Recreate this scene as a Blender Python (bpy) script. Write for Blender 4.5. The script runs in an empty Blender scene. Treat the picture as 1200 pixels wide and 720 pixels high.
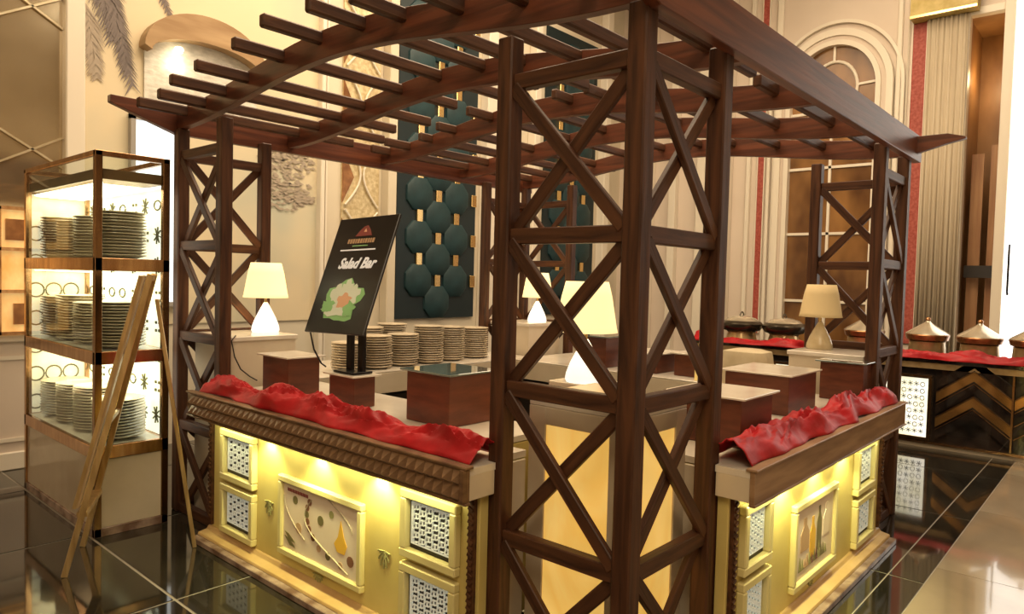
import bpy, bmesh, math, random
from mathutils import Vector, Matrix, noise
random.seed(7)
PI = math.pi
SC = bpy.context.scene
C = SC.collection

# ------------------------------------------------------------------ camera, world, lights, exposure
cam_d = bpy.data.cameras.new('camera')
cam = bpy.data.objects.new('camera', cam_d); C.objects.link(cam)
Rv = Vector((0.66294028, -0.74822576, 0.02585326)); Uv = Vector((0.01190033, 0.0450591, 0.99891344)); Fv = Vector((0.74857769, 0.66191229, -0.03877563))
M = Matrix.Identity(4)
for i in range(3):
    M[i][0] = Rv[i]; M[i][1] = Uv[i]; M[i][2] = -Fv[i]
M[0][3], M[1][3], M[2][3] = -2.0397, -1.2602, 1.58
cam.matrix_world = M
cam_d.sensor_width = 36; cam_d.lens = 829.88/1200*36; cam_d.clip_start = .05; cam_d.clip_end = 100
SC.camera = cam

w = bpy.data.worlds.new('world'); SC.world = w; w.use_nodes = True
w.node_tree.nodes['Background'].inputs[0].default_value = (1, .8, .58, 1)
w.node_tree.nodes['Background'].inputs[1].default_value = .15
SC.view_settings.view_transform = 'Standard'; SC.view_settings.look = 'None'
SC.view_settings.exposure = 0.0; SC.view_settings.gamma = 1; SC.view_settings.use_curve_mapping = False
try:
    SC.cycles.max_bounces = 6; SC.cycles.diffuse_bounces = 3; SC.cycles.glossy_bounces = 3; SC.cycles.transmission_bounces = 4
    SC.cycles.sample_clamp_indirect = 4
except Exception: pass

def area(name, loc, target, sx, sy, power, col=(1, .79, .53)):
    d = bpy.data.lights.new(name, 'AREA'); d.shape = 'RECTANGLE'; d.size = sx; d.size_y = sy; d.energy = power; d.color = col
    o = bpy.data.objects.new(name, d); C.objects.link(o); o.location = loc
    o.rotation_euler = (Vector(target)-Vector(loc)).to_track_quat('-Z', 'Y').to_euler(); return o
def spot(name, loc, target, power, ang=60, col=(1, .9, .5), blend=.6, size=.02):
    d = bpy.data.lights.new(name, 'SPOT'); d.energy = power; d.color = col; d.spot_size = math.radians(ang); d.spot_blend = blend; d.shadow_soft_size = size
    o = bpy.data.objects.new(name, d); C.objects.link(o); o.location = loc
    o.rotation_euler = (Vector(target)-Vector(loc)).to_track_quat('-Z', 'Y').to_euler(); return o
def point(name, loc, power, col=(1, .8, .5), size=.04):
    d = bpy.data.lights.new(name, 'POINT'); d.energy = power; d.color = col; d.shadow_soft_size = size
    o = bpy.data.objects.new(name, d); C.objects.link(o); o.location = loc; return o
area('ceiling_light_front', (-3.4, -2.6, 5.6), (0, 0, .8), 2.4, 2.4, 170)
area('ceiling_light_hall', (1.8, 1.8, 6.0), (1.8, 1.8, 0), 4.5, 4.5, 350)
area('ceiling_light_back', (3.2, 3.6, 5.9), (3.0, 5.3, 1.5), 6, 1.2, 95)
area('ceiling_light_right', (5.6, .8, 5.9), (8, 1.2, 1.5), 1.2, 5, 135)

# ------------------------------------------------------------------ materials
def mat(name, col, rough=.5, metal=0, spec=.5, emit=None, es=0, coat=0):
    m = bpy.data.materials.new(name); m.use_nodes = True
    b = m.node_tree.nodes['Principled BSDF']
    b.inputs['Base Color'].default_value = (*col, 1); b.inputs['Roughness'].default_value = rough; b.inputs['Metallic'].default_value = metal
    b.inputs['Specular IOR Level'].default_value = spec; b.inputs['Coat Weight'].default_value = coat
    if emit: b.inputs['Emission Color'].default_value = (*emit, 1); b.inputs['Emission Strength'].default_value = es
    return m
def noisy(name, c1, c2, scale=(6, 6, 6), rough=.5, metal=0, bump=.0, detail=4, spec=.5, coat=0, ramp=(.35, .65), emit=0, distortion=0):
    m = mat(name, c1, rough, metal, spec, coat=coat); nt = m.node_tree; N = nt.nodes; L = nt.links
    b = N['Principled BSDF']
    tc = N.new('ShaderNodeTexCoord'); mp = N.new('ShaderNodeMapping'); mp.inputs['Scale'].default_value = scale
    nz = N.new('ShaderNodeTexNoise'); nz.inputs['Scale'].default_value = 1; nz.inputs['Detail'].default_value = detail; nz.inputs['Distortion'].default_value = distortion
    cr = N.new('ShaderNodeValToRGB'); cr.color_ramp.elements[0].position = ramp[0]; cr.color_ramp.elements[1].position = ramp[1]
    cr.color_ramp.elements[0].color = (*c1, 1); cr.color_ramp.elements[1].color = (*c2, 1)
    L.new(tc.outputs['Object'], mp.inputs[0]); L.new(mp.outputs[0], nz.inputs['Vector']); L.new(nz.outputs['Fac'], cr.inputs[0]); L.new(cr.outputs[0], b.inputs['Base Color'])
    if bump:
        bp = N.new('ShaderNodeBump'); bp.inputs['Strength'].default_value = bump; bp.inputs['Distance'].default_value = .01
        L.new(nz.outputs['Fac'], bp.inputs['Height']); L.new(bp.outputs[0], b.inputs['Normal'])
    if emit:
        L.new(cr.outputs[0], b.inputs['Emission Color']); b.inputs['Emission Strength'].default_value = emit
    return m
WOOD = noisy('dark_stained_wood', (.038, .013, .006), (.105, .040, .017), (2.5, 30, 30), .5, bump=.25, detail=6, distortion=.6, spec=.35)
WOODR = noisy('reddish_beam_wood', (.07, .017, .008), (.17, .05, .022), (1.5, 26, 26), .40, bump=.2, detail=6, distortion=.5)
ARCHW = noisy('arched_beam_wood', (.065, .018, .008), (.155, .045, .02), (26, 1.5, 26), .42, bump=.2, detail=6, distortion=.5)
SKIRT = noisy('honey_skirting', (.48, .30, .12), (.60, .40, .18), (5, 5, 5), .35)
RISER = noisy('mahogany_box_wood', (.085, .022, .01), (.15, .042, .018), (5, 5, 22), .38, bump=.08)
TRIM = noisy('carved_trim_wood', (.12, .06, .03), (.23, .13, .065), (12, 12, 30), .38, bump=.1)
TRIMR = noisy('walnut_ledge_wood', (.22, .12, .06), (.36, .22, .12), (3, 3, 30), .4, bump=.1)
PANEL = noisy('cream_lacquer', (.60, .47, .15), (.70, .57, .21), (3, 3, 3), .42)
PANELF = mat('cream_frame_lacquer', (.76, .66, .30), .35)
CREAM = noisy('cream_laminate', (.62, .52, .38), (.70, .60, .46), (3, 3, 3), .4)
TOP = noisy('cream_stone_top', (.70, .62, .52), (.80, .73, .63), (4, 4, 4), .2, coat=.3)
ONYX = noisy('backlit_onyx', (.80, .46, .09), (.95, .62, .18), (2.5, 2.5, 1.6), .3, detail=6, emit=.72, distortion=1.2)
DARK = mat('dark_recess', (.02, .014, .01), .5)
CLOTH = noisy('red_satin', (.30, .002, .006), (.46, .006, .012), (9, 9, 9), .5, bump=.3, spec=.35)
GLASS = mat('clear_glass', (.9, .97, .94), .02, spec=.8); GLASS.node_tree.nodes['Principled BSDF'].inputs['Transmission Weight'].default_value = 1; GLASS.node_tree.nodes['Principled BSDF'].inputs['IOR'].default_value = 1.15
GTOP = mat('smoked_glass_top', (.16, .2, .18), .04, spec=1.0, coat=1)
GOLD = noisy('brushed_rose_gold', (.42, .22, .1), (.62, .38, .2), (20, 20, 3), .22, 1)
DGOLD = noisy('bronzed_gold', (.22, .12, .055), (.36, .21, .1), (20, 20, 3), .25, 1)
BGOLD = mat('bright_gold', (.85, .62, .28), .2, 1)
PLATE = noisy('cream_porcelain', (.60, .50, .36), (.68, .58, .44), (2, 2, 2), .3, coat=.3)
PLATEH = noisy('ivory_porcelain', (.66, .55, .38), (.74, .64, .48), (2, 2, 2), .25, coat=.4)
SHADE = mat('cream_lamp_shade', (.9, .78, .5), .8, emit=(1, .78, .36), es=1.05)
SHADED = mat('dim_lamp_shade', (.66, .5, .26), .8, emit=(1, .7, .3), es=.12)
LBASE = mat('lit_glass_lamp_base', (.92, .9, .84), .2, emit=(1, .95, .84), es=.9)
LBASED = noisy('frosted_lamp_base', (.55, .43, .25), (.68, .57, .37), (8, 8, 8), .25)
BLACK = mat('black_board', (.012, .01, .01), .32)
BLACKM = mat('black_metal', (.015, .012, .012), .35, .6)
WALLM = noisy('cream_wall_paint', (.63, .54, .41), (.71, .63, .49), (.6, .6, .6), .6)
WALLP = noisy('pinkish_cream_wall_paint', (.66, .55, .45), (.73, .62, .52), (.6, .6, .6), .6)
MURAL = noisy('watercolour_mural', (.50, .50, .40), (.74, .62, .42), (.9, .9, .7), .6, detail=3, ramp=(.30, .52))
MOULD = mat('white_moulding', (.80, .72, .60), .4)
TEAL = noisy('teal_velvet', (.005, .026, .032), (.010, .042, .050), (6, 6, 6), .55, bump=.1)
TEALB = mat('dark_teal_backing', (.004, .014, .017), .5)
REDS = noisy('red_patterned_border', (.30, .045, .03), (.44, .10, .07), (30, 30, 30), .6)
CURT = noisy('beige_curtain', (.52, .43, .31), (.60, .51, .38), (30, 30, .6), .8)
AMBER = noisy('amber_window_view', (.08, .03, .008), (.30, .14, .04), (1.6, 1.6, .9), .22, detail=3, emit=.22)
DAY = mat('daylit_pane', (1, 1, 1), .3, emit=(1, .98, .94), es=2.2)
SKYP = mat('pale_daylit_pane', (.8, .87, .9), .3, emit=(.82, .92, 1), es=.95)
GREY = mat('grey_painted_fronds', (.20, .165, .155), .8)
GREYL = mat('pale_grey_painted_shrub', (.40, .33, .26), .8)
BROWNARCH = noisy('brown_arch_stone', (.30, .17, .07), (.46, .30, .15), (1.5, 1.5, 8), .5)
BRICKW = noisy('pale_textured_plaster', (.56, .53, .46), (.74, .70, .62), (14, 14, 30), .6, bump=.6)
MIRROR = noisy('champagne_mirror', (.50, .40, .26), (.66, .55, .38), (1.2, 1.2, 1.2), .14, .85)
ORN = noisy('ornate_gold_lattice', (.50, .38, .2), (.74, .62, .38), (20, 20, 20), .4, .2, bump=.8)
DTILE = noisy('dark_polished_marble', (.014, .013, .010), (.040, .033, .024), (.8, .8, .8), .07, detail=8, coat=.4, distortion=1)
LTILE = noisy('beige_polished_marble', (.30, .24, .17), (.42, .35, .26), (.9, .9, .9), .09, detail=8, coat=.4, distortion=1)
GROUT = mat('pale_grout', (.36, .32, .26), .5)
PLINTH = noisy('brown_veined_marble', (.16, .09, .065), (.44, .32, .26), (9, 9, 9), .2)
BMAR = noisy('black_marble', (.006, .005, .005), (.03, .02, .015), (5, 5, 5), .06, coat=.6)
AMIR = mat('amber_mirror', (.75, .42, .14), .1, .9)
WHITEF = mat('white_fretwork', (.88, .88, .82), .4, emit=(.9, .95, .8), es=.12)
BACKLIT = noisy('backlit_white_screen', (.9, .86, .6), (1, .98, .86), (5, 5, 5), .5, emit=1.0)
BACKLIT2 = noisy('backlit_pierced_screen', (.75, .66, .42), (.95, .88, .66), (5, 5, 5), .5, emit=.6)
LED = mat('led_strip', (1, .95, .8), .5, emit=(1, .93, .62), es=5)
ARTB = noisy('pale_pink_artboard', (.86, .70, .54), (.90, .77, .62), (6, 6, 6), .35)
CEIL = mat('ceiling_paint', (.7, .6, .46), .7)
GREENP = mat('hammered_dark_pot', (.09, .075, .055), .25, .8)
COPPER = noisy('antique_copper', (.24, .10, .04), (.42, .2, .08), (10, 10, 10), .25, .7)
LIDM = noisy('polished_steel_lid', (.62, .55, .42), (.8, .74, .62), (4, 4, 4), .2, .7)
GOLDB = noisy('golden_burner_box', (.5, .34, .16), (.68, .5, .27), (8, 8, 8), .25, .6)
GRN1 = mat('pale_green_leaf_print', (.30, .62, .25), .5); GRN2 = mat('white_lettuce_print', (.80, .88, .74), .5)
GRN3 = mat('peach_print', (.85, .5, .3), .5); WHITE = mat('white_lettering', (.92, .92, .92), .5, emit=(1, 1, 1), es=.15)
GTXT = mat('gold_lettering', (.55, .35, .2), .5); OLV = mat('olive_print', (.20, .17, .07), .5); YEL = mat('yellow_print', (.85, .50, .06), .5)
BRN = mat('brown_print', (.25, .11, .06), .5); FLO = mat('faint_olive_flourish', (.34, .32, .13), .5); MAR = mat('maroon_lettering', (.28, .07, .06), .5)

# ------------------------------------------------------------------ helpers
def tag(o, label=None, cat=None, group=None, kind=None):
    if label: o['label'] = label
    if cat: o['category'] = cat
    if group: o['group'] = group
    if kind: o['kind'] = kind
    return o
def empty(name, loc=(0, 0, 0), label=None, cat=None, group=None, rz=0):
    o = bpy.data.objects.new(name, None); C.objects.link(o); o.location = loc; o.rotation_euler = (0, 0, rz)
    o.empty_display_size = .1
    return tag(o, label, cat, group)
class MB:
    def __init__(s): s.v = []; s.f = []
    def add(s, vs, fs):
        k = len(s.v); s.v += [tuple(v) for v in vs]; s.f += [[i+k for i in f] for f in fs]; return s
    def box(s, x0, x1, y0, y1, z0, z1):
        return s.add([(x0, y0, z0), (x1, y0, z0), (x1, y1, z0), (x0, y1, z0), (x0, y0, z1), (x1, y0, z1), (x1, y1, z1), (x0, y1, z1)],
                     [(0, 3, 2, 1), (4, 5, 6, 7), (0, 1, 5, 4), (1, 2, 6, 5), (2, 3, 7, 6), (3, 0, 4, 7)])
    def bar(s, p, q, a, b, up=(0, 0, 1)):
        p = Vector(p); q = Vector(q); d = (q-p).normalized(); u = Vector(up)
        sx = d.cross(u)
        if sx.length < 1e-4: sx = d.cross(Vector((1, 0, 0)))
        sx.normalize(); uy = sx.cross(d)
        vs = []
        for e in (p, q):
            for i, j in ((-1, -1), (1, -1), (1, 1), (-1, 1)): vs.append(e+sx*(i*a/2)+uy*(j*b/2))
        return s.add(vs, [(0, 1, 2, 3), (7, 6, 5, 4), (0, 4, 5, 1), (1, 5, 6, 2), (2, 6, 7, 3), (3, 7, 4, 0)])
    def prism(s, pts, axis, a, b):
        """pts 2D polygon extruded along axis a..b ; axis 'x': pts are (y,z); 'y': (x,z); 'z': (x,y)"""
        n = len(pts)
        def P(p, t): return {'x': (t, p[0], p[1]), 'y': (p[0], t, p[1]), 'z': (p[0], p[1], t)}[axis]
        vs = [P(p, a) for p in pts]+[P(p, b) for p in pts]
        fs = [list(range(n))[::-1], list(range(n, 2*n))]+[(i, (i+1) % n, n+(i+1) % n, n+i) for i in range(n)]
        return s.add(vs, fs)
    def lathe(s, prof, n=24, c=(0, 0, 0)):
        k = len(prof); vs = []
        for r, z in prof:
            for i in range(n): a = 2*PI*i/n; vs.append((c[0]+r*math.cos(a), c[1]+r*math.sin(a), c[2]+z))
        fs = [(j*n+i, j*n+(i+1) % n, (j+1)*n+(i+1) % n, (j+1)*n+i) for j in range(k-1) for i in range(n)]
        fs += [list(range(n))[::-1], [(k-1)*n+i for i in range(n)]]
        return s.add(vs, fs)
    def tube(s, pts, r, n=8):
        pts = [Vector(p) for p in pts]; k = len(pts); vs = []
        for j, p in enumerate(pts):
            d = (pts[min(j+1, k-1)]-pts[max(j-1, 0)]).normalized(); u = d.cross(Vector((0.13, .21, 1)))
            if u.length < 1e-3: u = d.cross(Vector((1, 0, 0)))
            u.normalize(); v = d.cross(u)
            for i in range(n): a = 2*PI*i/n; vs.append(p+u*(r*math.cos(a))+v*(r*math.sin(a)))
        fs = [(j*n+i, j*n+(i+1) % n, (j+1)*n+(i+1) % n, (j+1)*n+i) for j in range(k-1) for i in range(n)]
        fs += [list(range(n))[::-1], [(k-1)*n+i for i in range(n)]]
        return s.add(vs, fs)
    def build(s, name, m, parent=None, smooth=False, bevel=0, at=None):
        me = bpy.data.meshes.new(name); me.from_pydata(s.v, [], s.f)
        bm = bmesh.new(); bm.from_mesh(me)
        bmesh.ops.recalc_face_normals(bm, faces=bm.faces)
        if bevel: bmesh.ops.bevel(bm, geom=bm.edges[:], offset=bevel, segments=1, affect='EDGES', clamp_overlap=True)
        bm.to_mesh(me); bm.free()
        me.materials.append(m)
        if smooth:
            me.polygons.foreach_set('use_smooth', [True]*len(me.polygons)); me.set_sharp_from_angle(angle=math.radians(40))
        o = bpy.data.objects.new(name, me); C.objects.link(o)
        if parent is not None: o.parent = parent
        if at: o.location = at
        return o
def box(name, m, x0, x1, y0, y1, z0, z1, parent=None, bevel=.003):
    """box whose own origin is its centre bottom (so grain follows it)"""
    cx, cy = (x0+x1)/2, (y0+y1)/2
    return MB().box(x0-cx, x1-cx, y0-cy, y1-cy, 0, z1-z0).build(name, m, parent, bevel=bevel, at=(cx, cy, z0))
_cache = {}
def beam(name, m, p, q, a, b, parent, up=(0, 0, 1), bev=.004):
    """straight timber along its own X axis: a across, b along up"""
    p = Vector(p); q = Vector(q); d = q-p; L = d.length; d.normalize()
    key = (round(L, 3), a, b, m.name, bev)
    if key not in _cache:
        o = MB().box(-L/2, L/2, -a/2, a/2, -b/2, b/2).build(name, m, parent, bevel=bev); _cache[key] = o.data
    else:
        o = bpy.data.objects.new(name, _cache[key]); C.objects.link(o); o.parent = parent
    y = Vector(up).cross(d); y.normalize(); z = d.cross(y)
    R = Matrix((d, y, z)).transposed().to_4x4(); R.translation = (p+q)/2
    o.matrix_local = R
    return o
def copy_tree(o, parent=None):
    c = o.copy(); C.objects.link(c); c.parent = parent
    for ch in list(o.children): copy_tree(ch, c)
    return c
def setloc(o, loc, rz=0): o.location = loc; o.rotation_euler = (0, 0, rz); return o
def text(name, s, m, size, mw, parent=None, shear=0, offset=0, ext=.001):
    c = bpy.data.curves.new(name, 'FONT'); c.body = s; c.size = size; c.shear = shear; c.extrude = ext; c.offset = offset
    c.align_x = 'CENTER'; c.align_y = 'CENTER'; c.resolution_u = 3
    t = bpy.data.objects.new(name, c); C.objects.link(t)
    dg = bpy.context.evaluated_depsgraph_get(); me = bpy.data.meshes.new_from_object(t.evaluated_get(dg))
    bpy.data.objects.remove(t); me.materials.clear(); me.materials.append(m)
    o = bpy.data.objects.new(name, me); C.objects.link(o)
    if parent: o.parent = parent
    o.matrix_local = mw
    return o

# ------------------------------------------------------------------ the room
WX, WY, H = 8.0, 5.3, 6.3
fl = tag(MB().box(-5, 9.4, -6, 5.3, -.12, -.004).build('floor', GROUT), kind='structure')
gx = [-4.855, -3.43, -2.005, -.58, .845, 2.27, 3.695, 5.12, 6.545, 7.97]; gy = [-.46, -.29, .925, 2.14, 3.355, 4.57, 5.3]
for i in range(len(gx)-1):
    for j in range(len(gy)-1):
        t = MB().box(0, gx[i+1]-gx[i]-.016, 0, gy[j+1]-gy[j]-(.016 if j else .0), -.004, 0).build('tile', DTILE, fl, at=(gx[i]+.008, gy[j]+(.008 if j else 0), 0))
for i in range(len(gx)-1):
    for j in range(4):
        MB().box(0, 1.425-.005, 0, 1.3-.005, -.004, .0005).build('tile', LTILE, fl, at=(gx[i]+.3, -.462-1.3*(j+1), 0))
ceil = tag(MB().box(-5, 9.4, -6, 5.5, H, H+.1).build('ceiling', CEIL), kind='structure')
wb = tag(MB().box(-5, 8.2, WY, WY+.2, 0, H).build('wall_back', WALLM), kind='structure')
wr = tag(MB().box(WX, WX+.2, .41, WY, 0, H).box(WX, WX+.2, -.02, .41, 4.95, H).box(WX, WX+.2, -6, -.02, 5.2, H).box(WX, WX+.2, -6, -1.7, 0, 5.2).box(WX, WX+.2, -1.7, -.02, 0, .35).box(WX, WX+.12, -.02, .04, 0, H).build('wall_right', WALLP), kind='structure')
tag(MB().box(-5.2, -5, -6, 5.5, 0, H).build('wall_left', WALLM), kind='structure')
tag(MB().box(-5, 8.2, -6.2, -6, 0, H).build('wall_front', WALLM), kind='structure')
# alcove behind the amber opening
tag(MB().box(9.2, 9.3, -.1, .6, 0, 5).box(8.2, 9.2, -.14, -.04, 0, 5).box(8.2, 9.2, .45, .55, 0, 5).box(8.2, 9.3, -.1, .6, 4.95, 5.05).build('wall_alcove', noisy('warm_brown_corridor', (.16, .07, .02), (.36, .19, .07), (2, 2, 1), .4)), kind='structure')
point('alcove_light', (8.7, .2, 4.3), 12, (1, .68, .32), .1)
# ceiling downlights, seen as glints in the polished floor
for k, (x, y) in enumerate([(9.0, -2.4), (4.8, -2.0), (6.6, -2.3), (2.2, -3.0), (-.2, -3.6), (-3, 2.8), (-3.2, 4.4), (6.4, -.2)]):
    if x > 8: continue
    d = empty('downlight', (x, y, H-.07)); d.parent = ceil
    MB().lathe([(.09, 0), (.1, .03), (.1, .07)], 20).build('trim_ring', MOULD, d, True); MB().lathe([(.001, -.005), (.075, -.004), (.075, .01)], 16).build('lamp_disc', mat('lamp_disc_%d' % k, (1, 1, 1), emit=(1, .9, .7), es=60), d)

# back wall dressings --------------------------------------------------
def st(o): o['kind'] = 'structure'; return o
# pilaster
st(MB().box(-.16, -.02, WY-.12, WY, 0, H).build('trim_1', MOULD, bevel=.01))
# champagne mirror with diamond lattice
mr = empty('mirror_panel', (-2.6, WY-.004, 1.1), 'champagne mirror wall panel with raised diamond lattice at far left of room', 'mirror')
MB().box(-2.4, 2.44, -.03, 0, 0, 5.15).build('mirror_glass', MIRROR, mr)
def diag(a, b, s):
    pass
k = 0
X0, X1, Z0, Z1 = -2.4, 2.44, 0, 5.15
BEAD = noisy('lattice_beading', (.66, .55, .36), (.8, .7, .5), (9, 9, 9), .25, .6)
for sgn, c in ((.58, 2.5-.58*2.23-4.4), (-.58, 2.5+.58*2.23-6.6)):
    while c < 8:
        pts = []
        for x in (X0, X1):
            z = sgn*x+c
            if Z0 <= z <= Z1: pts.append((x, z))
        for z in (Z0, Z1):
            x = (z-c)/sgn
            if X0 < x < X1: pts.append((x, z))
        if len(pts) >= 2: MB().bar((pts[0][0], -.042, pts[0][1]), (pts[1][0], -.042, pts[1][1]), .016, .024, (0, 1, 0)).build('lattice_bar', BEAD, mr)
        c += 1.1
# wainscot to the left with ledge
wn = empty('wainscot', (-1.6, WY-.004, 0), 'cream panelled wainscot with ledge beneath the champagne mirror', 'panelling')
MB().box(-1.5, 1.44, -.05, 0, 0, 1.0).build('backing_panel', WALLP, wn)
MB().box(-1.5, 1.44, -.10, 0, 1.0, 1.06).build('ledge', MOULD, wn, bevel=.01); MB().box(-1.5, 1.44, -.07, 0, .0, .14).build('skirting', MOULD, wn, bevel=.008)
for x0 in (-1.35, -.65, .05, .75):
    f = MB()
    for a, b, c_, d_ in ((x0, x0+.55, .22, .25), (x0, x0+.55, .86, .89), (x0, x0+.03, .25, .86), (x0+.52, x0+.55, .25, .86)): f.box(a, b, -.065, -.05, c_, d_)
    f.build('panel_moulding', MOULD, wn)
# amber lit niche on the far left
nb = empty('display_niche', (-.62, WY-.12, 1.06), 'amber lit display niche with gold frame behind the glass cabinet', 'display niche')
MB().box(-.38, .38, -.02, .08, .02, .95).build('amber_back', noisy('amber_backlit_panel', (.75, .36, .07), (1, .68, .28), (5, 5, 3), .3, emit=.5), nb)
f = MB()
for a in (-.38, -.2, 0, .2, .36): f.box(a, a+.02, -.05, -.02, 0, .97)
for z in (0, .32, .64, .95): f.box(-.38, .38, -.05, -.02, z, z+.025)
f.build('gold_frame', GOLD, nb)
for a, z in ((-.27, .68), (.05, .68), (.2, .36), (-.1, .36), (.1, .04), (-.28, .04)): MB().box(a, a+.12, -.045, -.02, z+.04, z+.2).build('dark_insert', COPPER, nb)
# mural wall
mu = empty('mural', (0, WY-.004, 0), 'pale watercolour mural with grey palm fronds above the glass cabinet', 'mural')
MB().box(0, 2.2, -.012, 0, 1.1, H).build('painted_ground', MURAL, mu)
def frond(base, tip, spread, droop, m, n=26, seg=.22):
    """flat painted palm frond: curved rib with leaflets"""
    mb = MB(); b = Vector(base); t = Vector(tip); mid = (b+t)/2+Vector((0, droop))
    def P(u): return b*(1-u)**2+mid*2*u*(1-u)+t*u*u
    for i in range(n):
        u = i/(n-1); p = P(u); d = (P(min(1, u+.02))-P(max(0, u-.02))).normalized(); nn = Vector((-d.y, d.x))
        for s in (1, -1):
            yo = random.uniform(-.012, 0)
            l = spread*(1-.55*u)*random.uniform(.75, 1.1)
            e = p+nn*s*l*.55+d*l*.55+Vector((0, -.45*l)); wd = .022
            q = p+d*wd*2
            mb.add([(p.x, yo, p.y), (q.x, yo, q.y), (e.x, yo, e.y), (p.x, yo+.0004, p.y), (q.x, yo+.0004, q.y), (e.x, yo+.0004, e.y)], [(0, 1, 2), (5, 4, 3), (0, 3, 4, 1), (1, 4, 5, 2), (2, 5, 3, 0)])
    mb.build('painted_frond', m, mu, at=(0, -.016, 0))
frond((.02, 4.15), (.36, 3.2), .30, .28, GREY, 34); frond((.1, 4.2), (.33, 3.3), .26, .22, GREY, 30); frond((.0, 3.75), (.09, 3.2), .24, .06, GREYL, 30); frond((.3, 4.4), (.68, 3.86), .16, .16, GREY)
frond((-.01, 4.3), (.2, 3.55), .3, .2, GREY, 30)
for (a, z, r) in ((1.82, 2.85, .24), (1.7, 2.72, .16), (1.98, 2.72, .18), (1.84, 2.58, .2), (1.95, 2.44, .2), (1.72, 2.42, .17), (2.05, 2.36, .12), (1.85, 2.33, .2)):
    mb = MB(); 
    for i in range(46):
        an = random.uniform(0, 2*PI); rr = r*math.sqrt(random.random()); x = a+rr*math.cos(an); y = z+rr*.55*math.sin(an); l = .035
        an2 = random.uniform(-.4, .4)
        yo = -.0003*i
        mb.add([(x-l*math.cos(an2), yo, y-l*math.sin(an2)), (x, yo, y+.014), (x+l*math.cos(an2), yo, y+l*math.sin(an2)), (x, yo, y-.014)], [(0, 1, 2, 3)])
    mb.build('painted_foliage', GREYL, mu, at=(0, -.016, 0))
# shell arch niche
ar = empty('arched_niche', (.98, WY-.02, 2.2), 'brown capped arch over pale textured plaster, on the mural wall', 'arch')
pts = [(-.52, .72)]+[(.52*math.cos(PI-PI*i/20), 1.30+.34*math.sin(PI*i/20)) for i in range(21)]+[(.52, .72)]
MB().prism(pts, 'y', -.02, 0).build('plaster_field', BRICKW, ar)
o1 = [(.56*math.cos(PI-PI*i/24), 1.3+.38*math.sin(PI*i/24)) for i in range(25)]; i1 = [(.50*math.cos(PI*i/24), 1.27+.17*math.sin(PI*i/24)) for i in range(25)]
MB().prism(o1+i1, 'y', -.14, 0).build('arch_hood', BROWNARCH, ar)
MB().lathe([(.001, 0), (.03, .005), (.04, .03), (.03, .05)], 14, (-.25, -.07, 1.31)).build('niche_lamp', LED, ar)
point('niche_glow', (.72, WY-.12, 3.42), 1.3, (1, .85, .6), .02)
wd = st(empty('window_1', (.55, WY-.04, 1.3)))
MB().box(-.17, .17, -.01, 0, 0, 1.57).build('pane', SKYP, wd)
f = MB()
for a in ((-.21, -.17, -.04, .02, -.04, 1.62), (.17, .22, -.04, .02, -.04, 1.62), (-.21, .22, -.04, .02, 1.57, 1.62), (-.21, .22, -.04, .02, -.04, 0)): f.box(*a)
f.build('window_frame', mat('grey_window_frame', (.36, .33, .3), .4), wd)
st(MB().box(2.2, 2.25, WY-.1, WY, 0, H).build('trim_2', MOULD, bevel=.008)); st(MB().box(2.29, 2.31, WY-.05, WY, 0, H).build('trim_3', MOULD))
st(MB().box(3.06, 3.18, WY-.14, WY, 0, H).build('trim_4', WALLM, bevel=.01))
st(MB().box(4.66, 4.84, WY-.14, WY, 0, H).build('trim_5', MOULD, bevel=.01)); st(MB().box(5.62, 5.74, WY-.14, WY, 0, H).build('trim_6', MOULD, bevel=.01)); st(MB().box(7.35, 7.5, WY-.14, WY, 0, H).build('trim_7', MOULD, bevel=.01))
# ornate gold lattice panel
og = empty('ornamental_panel', (2.76, WY-.025, 1.5), 'tall ornate gold relief panel with curling bands between mural and teal panel', 'wall panel')
MB().box(-.25, .25, 0, .02, 0, 4.5).build('relief_ground', ORN, og)
for s in (-1, 1):
    for k in range(6):
        z0 = .1+k*.75
        MB().tube([(s*(.22-.2*math.sin(PI*u/12)), -.02, z0+.7*u/12) for u in range(13)], .012, 6).build('relief_band', MOULD, og)
for k in range(6): MB().prism([(-.25, .12+k*.75), (-.25, .7+k*.75), (-.1, .41+k*.75)], 'y', -.012, 0).build('bronze_inset', COPPER, og)
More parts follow.
